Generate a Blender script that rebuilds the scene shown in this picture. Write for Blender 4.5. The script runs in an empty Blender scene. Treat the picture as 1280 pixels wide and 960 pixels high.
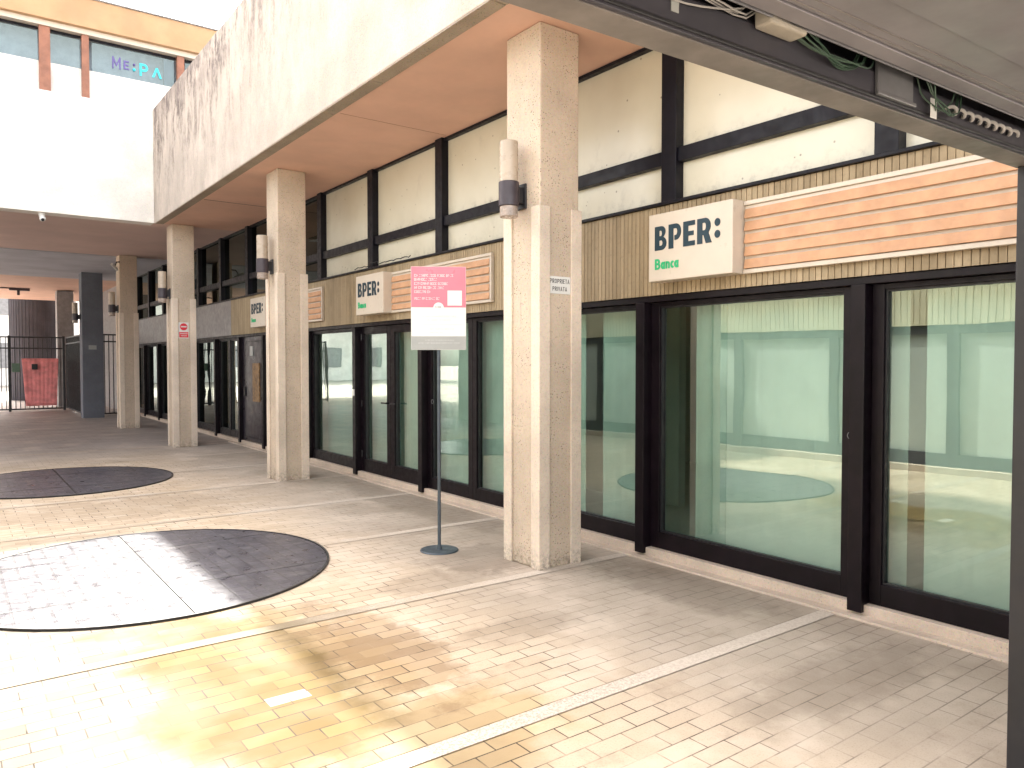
import bpy, bmesh, math, random
from mathutils import Vector, Matrix
random.seed(7)
R = math.radians
scene = bpy.context.scene
COL = scene.collection

# ------------------------------------------------------------------ materials
class NT:
    def __init__(s, name):
        s.m = bpy.data.materials.new(name); s.m.use_nodes = True
        s.t = s.m.node_tree; s.t.nodes.clear()
        s.out = s.t.nodes.new('ShaderNodeOutputMaterial')
        g = s.t.nodes.new('ShaderNodeNewGeometry'); s.pos = g.outputs['Position']; s.geo = g
    def n(s, typ, ins=None, **props):
        nd = s.t.nodes.new('ShaderNode' + typ)
        for k, v in props.items(): setattr(nd, k, v)
        for k, v in (ins or {}).items():
            sk = nd.inputs[k]
            if isinstance(v, bpy.types.NodeSocket): s.t.links.new(v, sk)
            elif isinstance(v, bpy.types.Node): s.t.links.new(v.outputs[0], sk)
            else:
                if sk.type == 'RGBA' and len(v) == 3: v = (*v, 1)
                sk.default_value = v
        return nd
    def math(s, op, a, b=0.0, clamp=False):
        return s.n('Math', {0: a, 1: b}, operation=op, use_clamp=clamp).outputs[0]
    def mix(s, f, a, b, blend='MIX'):
        nd = s.t.nodes.new('ShaderNodeMix'); nd.data_type = 'RGBA'; nd.blend_type = blend
        for i, v in ((0, f), (6, a), (7, b)):
            sk = nd.inputs[i]
            if isinstance(v, bpy.types.NodeSocket): s.t.links.new(v, sk)
            else:
                if i and len(v) == 3: v = (*v, 1)
                sk.default_value = v
        return nd.outputs[2]
    def map(s, scale=(1, 1, 1), loc=(0, 0, 0), vec=None):
        return s.n('Mapping', {'Vector': vec or s.pos, 'Scale': scale, 'Location': loc}).outputs[0]
    def noise(s, scale=5, detail=4, rough=.55, vec=None, dist=0.0):
        return s.n('TexNoise', {'Vector': vec or s.pos, 'Scale': scale, 'Detail': detail, 'Roughness': rough, 'Distortion': dist}).outputs[0]
    def step(s, v, a, b, lo=0.0, hi=1.0):
        return s.n('MapRange', {0: v, 1: a, 2: b, 3: lo, 4: hi}, interpolation_type='SMOOTHSTEP').outputs[0]
    def sep(s):
        return s.n('SeparateXYZ', {0: s.pos}).outputs
    def bump(s, h, strength=.3, dist=.01, normal=None):
        ins = {'Height': h, 'Strength': strength, 'Distance': dist}
        if normal: ins['Normal'] = normal
        return s.n('Bump', ins).outputs[0]
    def bsdf(s, color, rough=.6, metallic=0.0, normal=None, spec=.5, **kw):
        ins = {'Base Color': color, 'Roughness': rough, 'Metallic': metallic, 'Specular IOR Level': spec}
        if normal: ins['Normal'] = normal
        ins.update(kw)
        b = s.n('BsdfPrincipled', ins)
        s.t.links.new(b.outputs[0], s.out.inputs[0]); return b

def simple(name, c, rough=.5, metallic=0.0, var=.12, scale=6, spec=.5, bump=0.0, bscale=60):
    t = NT(name)
    n = t.noise(scale, 5, .6)
    dark = tuple(v * (1 - var * 1.6) for v in c); light = tuple(min(1, v * (1 + var)) for v in c)
    col = t.mix(t.step(n, .3, .7), dark, light)
    nm = t.bump(t.noise(bscale, 3), bump, .004) if bump else None
    t.bsdf(col, t.step(t.noise(scale * 2.3, 3), .3, .7, max(.03, rough - .08), min(1, rough + .1)), metallic, nm, spec)
    return t.m

def concrete(name, base, streak=0.0, pits=0.0, streak_z=(4.17, 6.25), end_y=None, rough=.85, grime=False):
    t = NT(name); x, y, z = t.sep()
    n1 = t.noise(1.3, 6, .6); n2 = t.noise(38, 5, .7)
    col = t.mix(t.step(n1, .3, .72), tuple(v * .82 for v in base), tuple(min(1, v * 1.1) for v in base))
    col = t.mix(t.math('MULTIPLY', t.step(n2, .45, .75), .35), col, tuple(v * .6 for v in base))
    h = n2
    if pits:
        v = t.n('TexVoronoi', {'Vector': t.pos, 'Scale': 52.0, 'Randomness': 1.0}).outputs[0]
        sel = t.step(t.noise(7, 5, .7), .42, .60)
        pm = t.math('MULTIPLY', t.step(v, .12, .30, 1, 0), sel)
        pm = t.math('MULTIPLY', pm, pits)
        col = t.mix(pm, col, tuple(v * .2 for v in base))
        # aggregate grains
        v2 = t.n('TexVoronoi', {'Vector': t.pos, 'Scale': 160.0}).outputs[1]
        col = t.mix(.16, col, v2, 'SOFT_LIGHT')
        h = t.math('SUBTRACT', n2, pm)
    if grime:
        gm = t.math('MULTIPLY', t.step(t.math('ADD', z, t.math('MULTIPLY', t.noise(9, 5, .7, t.map((1, 1, .4))), .5)), .46, .2), t.step(t.noise(30, 4, .75), .42, .6))
        col = t.mix(t.math('MULTIPLY', gm, .8), col, tuple(v * .38 for v in base))
        dr = t.math('MULTIPLY', t.step(t.noise(1.0, 6, .75, t.map((16, 16, .8))), .56, .7), t.step(t.noise(2.2, 4, .7), .42, .62))
        col = t.mix(t.math('MULTIPLY', dr, .38), col, tuple(v * .45 for v in base))
    if streak:
        sv = t.map((2.4, 2.4, .75)); s1 = t.noise(1.7, 7, .75, sv, .4)
        sv2 = t.map((13, 13, 6.0)); s2 = t.noise(1.0, 6, .8, sv2)
        zz = t.step(z, streak_z[0] + .1, streak_z[1], .15, 1.0)
        m = t.math('MULTIPLY', t.step(s1, .44, .62), t.step(s2, .38, .58, .15, 1))
        m = t.math('MULTIPLY', m, zz)
        if end_y is not None:
            m = t.math('MULTIPLY', m, t.step(y, end_y - 10.5, end_y - 1.0, .10, 1.25))
        m = t.math('MULTIPLY', m, streak, True)
        col = t.mix(m, col, (.15, .12, .108))
        # grey bloom near the top edge
        m2 = t.math('MULTIPLY', t.step(z, streak_z[1] - .9, streak_z[1]), t.step(t.noise(2.2, 5, .7), .4, .62))
        if end_y is not None: m2 = t.math('MULTIPLY', m2, t.step(y, end_y - 11, end_y - 3, .0, 1.0))
        col = t.mix(t.math('MULTIPLY', m2, .55 * min(1, streak)), col, (.20, .16, .15))
    t.bsdf(col, rough, 0, t.bump(h, .35, .006), .3)
    return t.m

M = {}
def paving_material():
    t = NT('brick_paving'); x, y, z = t.sep()
    jit = t.noise(3.0, 2)
    vec = t.map((1, 1, 1), (.06, .015, 0))
    br = t.n('TexBrick', {'Vector': vec, 'Color1': (.0, .0, .0), 'Color2': (1, 1, 1), 'Mortar': (.5, .5, .5), 'Scale': 1.0,
                         'Mortar Size': .0037, 'Mortar Smooth': .25, 'Bias': 0.0, 'Brick Width': .2055, 'Row Height': .10139})
    br.offset = .5
    rnd = br.outputs[0]; mort = br.outputs[1]
    # open court bricks (tan) against the trodden grey of the arcade
    arc = t.step(t.math('ADD', x, t.math('MULTIPLY', t.noise(1.1, 4), 1.1)), 2.7, 4.0)
    arcy = t.math('MAXIMUM', arc, t.step(y, 12.5, 15.6))
    base = t.mix(t.step(rnd, .1, .9), (.47, .375, .275), (.53, .43, .325))
    base = t.mix(t.step(rnd, .95, .99, 0, .4), base, (.62, .54, .44))
    sun_dim = t.step(t.math('ADD', x, t.math('MULTIPLY', t.noise(1.4, 4), 1.2)), 2.7, 1.3)
    sun_dim = t.math('MULTIPLY', sun_dim, t.step(y, 8.6, 7.2))
    sun_dim = t.math('MULTIPLY', sun_dim, t.step(t.math('ADD', x, t.math('MULTIPLY', t.noise(1.2, 4), .8)), -.1, .5))
    grey = t.mix(t.step(t.noise(.9, 5, .65), .3, .7), (.36, .305, .25), (.50, .43, .365))
    base = t.mix(t.math('MULTIPLY', arcy, .85), base, grey)
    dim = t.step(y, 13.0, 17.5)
    base = t.mix(t.math('MULTIPLY', dim, .45), base, (.33, .33, .37))  # bluish haze and dimness of the passage put into the floor colour
    # fine grit + blotches
    base = t.mix(t.math('MULTIPLY', t.step(t.noise(110, 3, .8), .5, .72), .42), base, (.20, .155, .11))
    base = t.mix(t.math('MULTIPLY', t.step(t.noise(2.6, 6, .7), .52, .72), .34), base, (.23, .175, .125))
    # pale washed areas
    base = t.mix(t.math('MULTIPLY', t.step(t.noise(1.5, 4, .6, t.map((1, 1, 1), (7, 3, 0))), .5, .68), .42), base, (.66, .57, .48))
    # court bricks painted darker where the sun falls, to offset its glare
    base = t.mix(t.math('MULTIPLY', sun_dim, .93), base, t.mix(t.step(rnd, .05, .95), (.150, .126, .095), (.205, .176, .138)))
    # rusty stain on the court side of the round covers
    def blot(cx, cy, rx, ry, sc, amt, lo, hi, rg=.6):
        dx = t.math('DIVIDE', t.math('SUBTRACT', x, cx), rx); dy = t.math('DIVIDE', t.math('SUBTRACT', y, cy), ry)
        d = t.math('SQRT', t.math('ADD', t.math('MULTIPLY', dx, dx), t.math('MULTIPLY', dy, dy)))
        d = t.math('ADD', d, t.math('MULTIPLY', t.math('SUBTRACT', t.noise(sc, 6, rg), .5), amt))
        return t.step(d, lo, hi, 1, 0)
    st = t.math('MAXIMUM', blot(1.40, 3.75, .55, 1.25, 2.4, 1.5, .75, 1.1), blot(1.75, 2.75, .6, .5, 2.8, 1.5, .6, 1.1))
    st = t.math('MAXIMUM', st, blot(1.0, 4.95, .55, .12, 2.4, 1.4, .6, 1.2))
    core = blot(1.18, 3.80, .50, 1.25, 2.2, 1.2, .7, 1.15)
    stc = t.mix(sun_dim, t.mix(t.step(rnd, .1, .9), (.37, .265, .135), (.45, .335, .185)), t.mix(t.step(rnd, .1, .9), (.15, .100, .042), (.20, .14, .06)))  # stain colour darkened again in the sunlit part to offset the glare
    base = t.mix(t.math('MULTIPLY', st, .75), base, stc)
    base = t.mix(t.math('MULTIPLY', core, .95), base, t.mix(t.step(rnd, .1, .9), (.125, .080, .026), (.165, .11, .038)))
    wb = t.math('MULTIPLY', t.math('MULTIPLY', t.step(x, 1.176, 1.18), t.step(x, 1.376, 1.38, 1, 0)), t.math('MULTIPLY', t.step(y, 3.463, 3.467), t.step(y, 3.557, 3.561, 1, 0)))
    base = t.mix(wb, base, (.34, .30, .25))
    dx = t.math('DIVIDE', t.math('SUBTRACT', x, 1.93), .34); dy = t.math('DIVIDE', t.math('SUBTRACT', y, 3.85), .95)
    d = t.math('SQRT', t.math('ADD', t.math('MULTIPLY', dx, dx), t.math('MULTIPLY', dy, dy)))
    d = t.math('ADD', d, t.math('MULTIPLY', t.math('SUBTRACT', t.noise(4.0, 6, .7), .5), 1.9))
    st2 = t.step(d, .55, 1.1, 1, 0)
    base = t.mix(t.math('MULTIPLY', st2, .72), base, t.mix(t.step(rnd, .1, .9), (.20, .125, .065), (.34, .235, .13)))
    # dark scuffs by the pillar and the stand
    for (cx, cy, rx, ry, k) in ((3.45, 5.1, .55, .5, .5), (2.9, 4.75, .5, .3, .28), (3.6, 2.05, .9, .28, .35), (2.75, 3.6, .5, .2, .28),
                                (4.2, 3.6, .4, .9, .45), (4.2, 7.4, .35, 2.2, .35), (1.5, 9.2, 1.6, 1.0, .3)):
        dx = t.math('DIVIDE', t.math('SUBTRACT', x, cx), rx); dy = t.math('DIVIDE', t.math('SUBTRACT', y, cy), ry)
        d = t.math('ADD', t.math('MULTIPLY', dx, dx), t.math('MULTIPLY', dy, dy))
        d = t.math('ADD', d, t.math('MULTIPLY', t.math('SUBTRACT', t.noise(5.0, 6, .72), .5), 2.6))
        base = t.mix(t.math('MULTIPLY', t.step(d, .2, 1.2, 1, 0), k), base, (.16, .125, .095))
    # joints: dark and open in the court, filled in the arcade
    jm = t.math('MULTIPLY', mort, t.step(arcy, 0, 1, .98, .55))
    jm = t.math('MULTIPLY', jm, t.step(t.noise(2.2, 4, .7), .36, .62, .12, 1.0))
    base = t.mix(jm, base, (.045, .033, .025))
    rough = t.math('ADD', t.step(t.noise(2, 4), .3, .7, .66, .85), t.math('MULTIPLY', arcy, -.22))
    h = t.math('SUBTRACT', t.math('MULTIPLY', t.noise(55, 5, .7), .35), t.math('MULTIPLY', mort, .8))
    h = t.math('ADD', h, t.math('MULTIPLY', rnd, .25))
    t.bsdf(base, rough, 0, t.bump(h, .35, .004), .22)
    return t.m

def glass_material(name, tint, refl=1.6, floor_=.10):
    t = NT(name)
    fr = t.n('Fresnel', {'IOR': 1.5}).outputs[0]
    f = t.math('MAXIMUM', t.math('MULTIPLY', fr, refl, True), floor_)
    f = t.math('MULTIPLY', f, t.math('SUBTRACT', 1.0, t.geo.outputs['Backfacing']))   # the inner face only lets light through
    wob = t.bump(t.noise(.9, 2, .4), .06, .05)
    gl = t.n('BsdfGlossy', {'Color': (.86, .97, .90, 1), 'Roughness': .004, 'Normal': wob})
    tr = t.n('BsdfTransparent', {'Color': (*tint, 1)})
    mx = t.n('MixShader', {0: f, 1: tr.outputs[0], 2: gl.outputs[0]})
    t.t.links.new(mx.outputs[0], t.out.inputs[0])
    return t.m

def cover_material():
    t = NT('steel_cover_plate'); x, y, z = t.sep()
    br = t.n('TexBrick', {'Vector': t.map((1, 1, 1), (.02, .03, 0)), 'Color1': (0, 0, 0), 'Color2': (1, 1, 1), 'Mortar': (.5, .5, .5), 'Scale': 1.0,
                         'Mortar Size': .009, 'Mortar Smooth': .3, 'Brick Width': .105, 'Row Height': .105})
    br.offset = 0.0
    col = t.mix(t.step(br.outputs[0], .0, 1), (.043, .042, .058), (.066, .064, .086))
    col = t.mix(t.math('MULTIPLY', t.step(t.noise(3.5, 6, .7), .45, .7), .5), col, (.13, .125, .14))
    col = t.mix(t.math('MULTIPLY', t.step(t.noise(1.6, 5, .7, t.map((1, 4, 1))), .55, .7), .45), col, (.22, .205, .20))
    scratch = t.noise(2.0, 5, .8, t.map((2, 60, 1)))
    col = t.mix(t.math('MULTIPLY', t.step(scratch, .56, .7), .4), col, (.26, .25, .25))
    col = t.mix(t.math('MULTIPLY', br.outputs[1], .6), col, (.028, .026, .032))
    rough = t.step(t.noise(9, 5, .7), .3, .7, .26, .40)
    h = t.math('ADD', t.math('MULTIPLY', br.outputs[1], -.9), t.math('MULTIPLY', t.noise(140, 3, .7), .3))
    t.bsdf(col, rough, .05, t.bump(h, .45, .003), .5)
    return t.m

def fascia_material():
    t = NT('grooved_tile'); x, y, z = t.sep()
    cell = t.n('TexWhiteNoise', {'W': t.math('FLOOR', t.math('DIVIDE', y, .045))}, noise_dimensions='1D').outputs[0]
    col = t.mix(cell, (.33, .255, .155), (.43, .335, .21))
    col = t.mix(t.math('MULTIPLY', t.step(t.noise(1.0, 6, .7, t.map((1, 2.2, .7))), .44, .68), .5), col, (.15, .105, .052))
    col = t.mix(t.math('MULTIPLY', t.step(t.noise(26, 4, .7), .5, .75), .3), col, (.08, .06, .035))
    col = t.mix(t.math('MULTIPLY', t.step(t.noise(7, 4, .7, t.map((1, 1, .15))), .6, .75), .5), col, (.07, .055, .04))
    t.bsdf(col, .6, 0, t.bump(t.noise(70, 3), .2, .002), .4)
    return t.m

def pane_material():
    t = NT('milky_pane'); x, y, z = t.sep()
    col = t.mix(t.step(t.noise(.8, 4, .6), .3, .7), (.58, .55, .43), (.66, .635, .52))
    m = t.math('MULTIPLY', t.step(t.noise(2.6, 6, .7, t.map((1, 1, .6))), .56, .76), .35)
    col = t.mix(m, col, (.36, .34, .28))
    # grime gathered along the bottoms
    sd = t.math('MULTIPLY', t.step(z, 2.86, 3.06, 1, 0), t.step(t.noise(12, 5, .7), .45, .7))
    sd2 = t.math('MULTIPLY', t.math('MULTIPLY', t.step(z, 3.27, 3.42, 1, 0), t.step(z, 3.26, 3.27)), t.step(t.noise(10, 5, .7), .45, .7))
    col = t.mix(t.math('MULTIPLY', t.math('ADD', sd, sd2, True), .38), col, (.22, .20, .16))
    spk = t.n('TexVoronoi', {'Vector': t.pos, 'Scale': 7.0}).outputs[0]
    col = t.mix(t.step(spk, .05, .08, .6, 0), col, (.12, .10, .08))
    t.bsdf(col, .22, 0, None, .5)
    return t.m

def make_materials():
    M['paving'] = paving_material()
    M['cover'] = cover_material()
    M['fascia'] = fascia_material()
    M['pane'] = pane_material()
    M['sunlit_tile'] = simple('sunlit_tile', (.66, .60, .43), .6, var=.08, scale=2)  # facing fascia tile, its sunlit brightness put into the colour
    M['glass'] = glass_material('green_glass', (.87, .955, .915), 3.4, .21)
    M['strip_glass'] = glass_material('strip_glass', (.80, .86, .90), 1.6, .12)
    M['strip_lining'] = simple('strip_lining', (.30, .33, .36), .8)
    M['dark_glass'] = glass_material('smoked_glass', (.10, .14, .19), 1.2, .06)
    M['beam'] = concrete('weathered_beam', (.545, .465, .40), 1.25, .5, (4.17, 6.25), 15.3)
    M['wall'] = concrete('pale_render', (.88, .85, .80), .0, .1, (4.17, 6.25))
    M['underside'] = concrete('raw_concrete', (.36, .30, .235), 0, 1.0)
    M['pillar'] = concrete('pillar_aggregate', (.565, .468, .368), 0, 1.0, grime=True)
    M['guard'] = concrete('pale_stone_guard', (.70, .60, .495), 0, .35, grime=True)
    M['dark_pillar'] = concrete('dark_render', (.15, .16, .19), 0, .2)
    M['tower'] = concrete('dark_tower_concrete', (.075, .072, .085), 0, .1)
    M['grey_panel'] = simple('grey_panel', (.26, .255, .26), .45)
    M['soffit'] = simple('orange_soffit', (.70, .45, .345), .75, var=.05, scale=1.2)
    M['soffit_shade'] = simple('shaded_orange_soffit', (.62, .46, .41), .8, var=.06, scale=.8)  # the orange soffit again, with its shaded look put into the colour
    M['soffit_grey'] = simple('grey_soffit', (.48, .48, .53), .8, var=.08, scale=1.0)
    M['frame'] = simple('brown_black_frame', (.006, .0032, .0055), .40, var=.25, spec=.22)
    M['navy'] = simple('navy_frame', (.005, .0045, .009), .45, var=.2, spec=.25)
    t = NT('white_stone_band'); x, y, z = t.sep()
    n = t.noise(60, 4, .8); col = t.mix(t.step(n, .42, .62), (.60, .53, .455), (.50, .43, .36))
    wear = t.math('MULTIPLY', t.step(t.math('ADD', x, t.math('MULTIPLY', t.noise(1.6, 4), 1.6)), 4.3, 3.0), t.step(t.noise(90, 3, .8), .44, .58))
    col = t.mix(t.math('MULTIPLY', wear, .55), col, (.22, .185, .15))
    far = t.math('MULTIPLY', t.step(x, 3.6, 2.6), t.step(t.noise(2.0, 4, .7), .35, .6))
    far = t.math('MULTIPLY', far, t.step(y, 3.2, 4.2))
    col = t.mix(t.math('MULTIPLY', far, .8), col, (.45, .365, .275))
    dirt_and_sun_dim = t.math('MULTIPLY', t.step(t.math('ADD', x, t.math('MULTIPLY', t.noise(1.4, 4), 1.2)), 3.1, 2.2), t.step(y, 3.4, 3.8))
    dirt_and_sun_dim = t.math('MULTIPLY', dirt_and_sun_dim, t.step(y, 8.6, 7.2))
    dirt_and_sun_dim = t.math('MULTIPLY', dirt_and_sun_dim, t.step(x, -.3, .4))
    col = t.mix(t.math('MULTIPLY', dirt_and_sun_dim, .92), col, t.mix(n, (.15, .115, .065), (.21, .165, .10)))  # court grime, plus the same painted darkening as the sunlit bricks
    t.bsdf(col, .7, 0, t.bump(n, .3, .004), .25); M['band'] = t.m
    M['sill'] = concrete('travertine_sill', (.60, .50, .41), 0, .4)
    M['ground'] = simple('far_ground', (.42, .38, .33), .9, var=.15, scale=.5)
    M['cream'] = simple('cream_plastic', (.60, .53, .44), .35, var=.02)
    M['slat'] = simple('orange_slat', (.56, .315, .175), .55, var=.08, scale=8)
    M['logo_teal'] = simple('teal_letter', (.004, .028, .045), .5, var=.02)
    M['logo_green'] = simple('green_letter', (.02, .42, .17), .4, var=.02)
    M['lamp_glass'] = simple('opal_tube', (.44, .365, .285), .3, var=.06)
    M['lamp_lower'] = simple('dusty_tube', (.33, .27, .23), .22, var=.15, scale=20)
    M['dark_metal'] = simple('dark_lamp_metal', (.045, .035, .045), .45, var=.15)
    M['steel'] = simple('slate_steel', (.075, .095, .115), .42, .35, var=.1)
    M['black'] = simple('black_paint', (.012, .012, .015), .45)
    M['pink'] = simple('pink_print', (.66, .175, .235), .35, var=.02)
    M['white'] = simple('white_print', (.72, .72, .70), .35, var=.02)
    M['pale_grey'] = simple('pale_grey_print', (.34, .355, .345), .4, var=.03)
    M['light_text'] = simple('grey_ink', (.55, .55, .55), .5, var=.02)
    M['ink'] = simple('black_ink', (.02, .02, .02), .5, var=.02)
    M['red'] = simple('red_print', (.66, .03, .05), .4, var=.04)
    M['cloth'] = simple('red_cloth', (.85, .30, .30), .85, var=.14, scale=5)
    M['blind_mid'] = simple('grey_green_blind', (.38, .47, .43), .8, var=.10, scale=1.5)
    M['blind_dim'] = simple('teal_shade_blind', (.30, .43, .40), .8, var=.12, scale=1.2)
    M['blind'] = simple('pale_blind', (.50, .555, .52), .8, var=.05, scale=2)
    M['room'] = simple('room_wall', (.50, .54, .48), .8, var=.05, scale=1)
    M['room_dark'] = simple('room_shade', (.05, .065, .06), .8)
    M['alu'] = simple('brown_anodised', (.050, .048, .060), .45, .2, var=.1, scale=4)
    M['alu_light'] = simple('grey_shutter_metal', (.24, .228, .245), .42, .3, var=.10, scale=2.2, bump=.05)
    M['alu_mid'] = simple('bounce_lit_underside', (.185, .168, .158), .5, .2, var=.16, scale=4)  # lighter than the lintel face: floor bounce put into the colour
    M['zinc'] = simple('zinc_plate', (.20, .20, .21), .4, .5, var=.1)
    M['wire_green'] = simple('green_wire', (.035, .07, .045), .4)
    M['wire_white'] = simple('white_wire', (.34, .33, .32), .5)
    M['box_beige'] = simple('beige_box', (.34, .31, .26), .5)
    M['brown_post'] = simple('brown_post', (.30, .125, .075), .5, var=.15)
    M['roof_orange'] = simple('ochre_fascia', (.47, .29, .155), .6, var=.08, scale=1.5)
    M['letter_violet'] = simple('violet_letter', (.12, .08, .30), .4, var=.02)
    M['letter_cyan'] = simple('cyan_letter', (.05, .62, .72), .4, var=.02)
    M['gold'] = simple('gold_figure', (.24, .14, .06), .5, var=.3, scale=14)
    M['plate_green'] = simple('green_plate', (.10, .17, .12), .5)
    M['door'] = simple('plum_door', (.022, .016, .024), .35, var=.25, scale=3)
make_materials()

# ------------------------------------------------------------------ geometry helpers
class MB:
    def __init__(s): s.v = []; s.f = []
    def add(s, vs, fs):
        k = len(s.v); s.v += [tuple(p) for p in vs]; s.f += [tuple(i + k for i in f) for f in fs]; return s
    def box(s, x0, x1, y0, y1, z0, z1):
        x0, x1 = sorted((x0, x1)); y0, y1 = sorted((y0, y1)); z0, z1 = sorted((z0, z1))
        return s.add([(x0, y0, z0), (x1, y0, z0), (x1, y1, z0), (x0, y1, z0), (x0, y0, z1), (x1, y0, z1), (x1, y1, z1), (x0, y1, z1)],
                     [(3, 2, 1, 0), (4, 5, 6, 7), (0, 1, 5, 4), (1, 2, 6, 5), (2, 3, 7, 6), (3, 0, 4, 7)])
    def cyl(s, p0, p1, r0, r1=None, seg=24):
        p0 = Vector(p0); p1 = Vector(p1); r1 = r0 if r1 is None else r1
        d = (p1 - p0).normalized(); a = d.orthogonal().normalized(); b = d.cross(a)
        vs = [p0 + (a * math.cos(2 * math.pi * i / seg) + b * math.sin(2 * math.pi * i / seg)) * r0 for i in range(seg)]
        vs += [p1 + (a * math.cos(2 * math.pi * i / seg) + b * math.sin(2 * math.pi * i / seg)) * r1 for i in range(seg)]
        fs = [(i, (i + 1) % seg, seg + (i + 1) % seg, seg + i) for i in range(seg)]
        fs += [tuple(reversed(range(seg))), tuple(range(seg, 2 * seg))]
        return s.add(vs, fs)
    def tube(s, pts, r, seg=6):
        pts = [Vector(p) for p in pts]; rings = []
        for i, p in enumerate(pts):
            d = (pts[min(i + 1, len(pts) - 1)] - pts[max(i - 1, 0)]).normalized()
            a = d.cross(Vector((0.13, .4, .9))).normalized(); b = d.cross(a)
            rings.append([p + (a * math.cos(2 * math.pi * k / seg) + b * math.sin(2 * math.pi * k / seg)) * r for k in range(seg)])
        vs = [q for ring in rings for q in ring]; fs = []
        for i in range(len(pts) - 1):
            for k in range(seg):
                fs.append((i * seg + k, i * seg + (k + 1) % seg, (i + 1) * seg + (k + 1) % seg, (i + 1) * seg + k))
        fs += [tuple(reversed(range(seg))), tuple(range((len(pts) - 1) * seg, len(pts) * seg))]
        return s.add(vs, fs)
    def sphere(s, c, r, seg=16, rings=8, zs=1.0):
        vs = []; fs = []
        for i in range(rings + 1):
            th = math.pi * i / rings
            for k in range(seg):
                ph = 2 * math.pi * k / seg
                vs.append((c[0] + r * math.sin(th) * math.cos(ph), c[1] + r * math.sin(th) * math.sin(ph), c[2] + r * zs * math.cos(th)))
        for i in range(rings):
            for k in range(seg):
                fs.append((i * seg + k, (i + 1) * seg + k, (i + 1) * seg + (k + 1) % seg, i * seg + (k + 1) % seg))
        return s.add(vs, fs)
    def flat(s, mesh2d, o, ax, ay, an):
        o, ax, ay, an = map(Vector, (o, ax, ay, an))
        return s.add([o + ax * p[0] + ay * p[1] + an * p[2] for p in mesh2d[0]], mesh2d[1])
    def build(s, name, mat, parent=None, bevel=0.0, smooth=False):
        me = bpy.data.meshes.new(name)
        off = Vector((0, 0, 0)); q = parent
        while q is not None: off += q.location; q = q.parent
        me.from_pydata([tuple(Vector(p) - off) for p in s.v], [], s.f); me.update()
        bm = bmesh.new(); bm.from_mesh(me); bmesh.ops.recalc_face_normals(bm, faces=bm.faces); bm.to_mesh(me); bm.free()
        o = bpy.data.objects.new(name, me); COL.objects.link(o)
        if mat is not None: me.materials.append(M[mat])
        if parent is not None: o.parent = parent
        if smooth:
            for p in me.polygons: p.use_smooth = True
            try: me.set_sharp_from_angle(angle=R(38))
            except Exception: pass
        if bevel:
            b = o.modifiers.new('bevel', 'BEVEL'); b.width = bevel; b.segments = 2; b.limit_method = 'ANGLE'
        return o

def box(name, mat, x0, x1, y0, y1, z0, z1, parent=None, bevel=0.0):
    return MB().box(x0, x1, y0, y1, z0, z1).build(name, mat, parent, bevel)
def tag(o, label, cat, group=None, kind=None):
    if label: o['label'] = label
    if cat: o['category'] = cat
    if group: o['group'] = group
    if kind: o['kind'] = kind
    return o
def thing(name, loc, label, cat, group=None):
    o = bpy.data.objects.new(name, None); o.empty_display_size = .2; COL.objects.link(o); o.location = loc
    return tag(o, label, cat, group)
def struct(o): o['kind'] = 'structure'; return o
def copy_tree(o, parent=None):
    c = o.copy(); COL.objects.link(c); c.parent = parent
    for ch in list(o.children): copy_tree(ch, c)
    return c
def dup(o, loc, label):
    c = copy_tree(o); c.location = loc; c['label'] = label; return c

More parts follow.
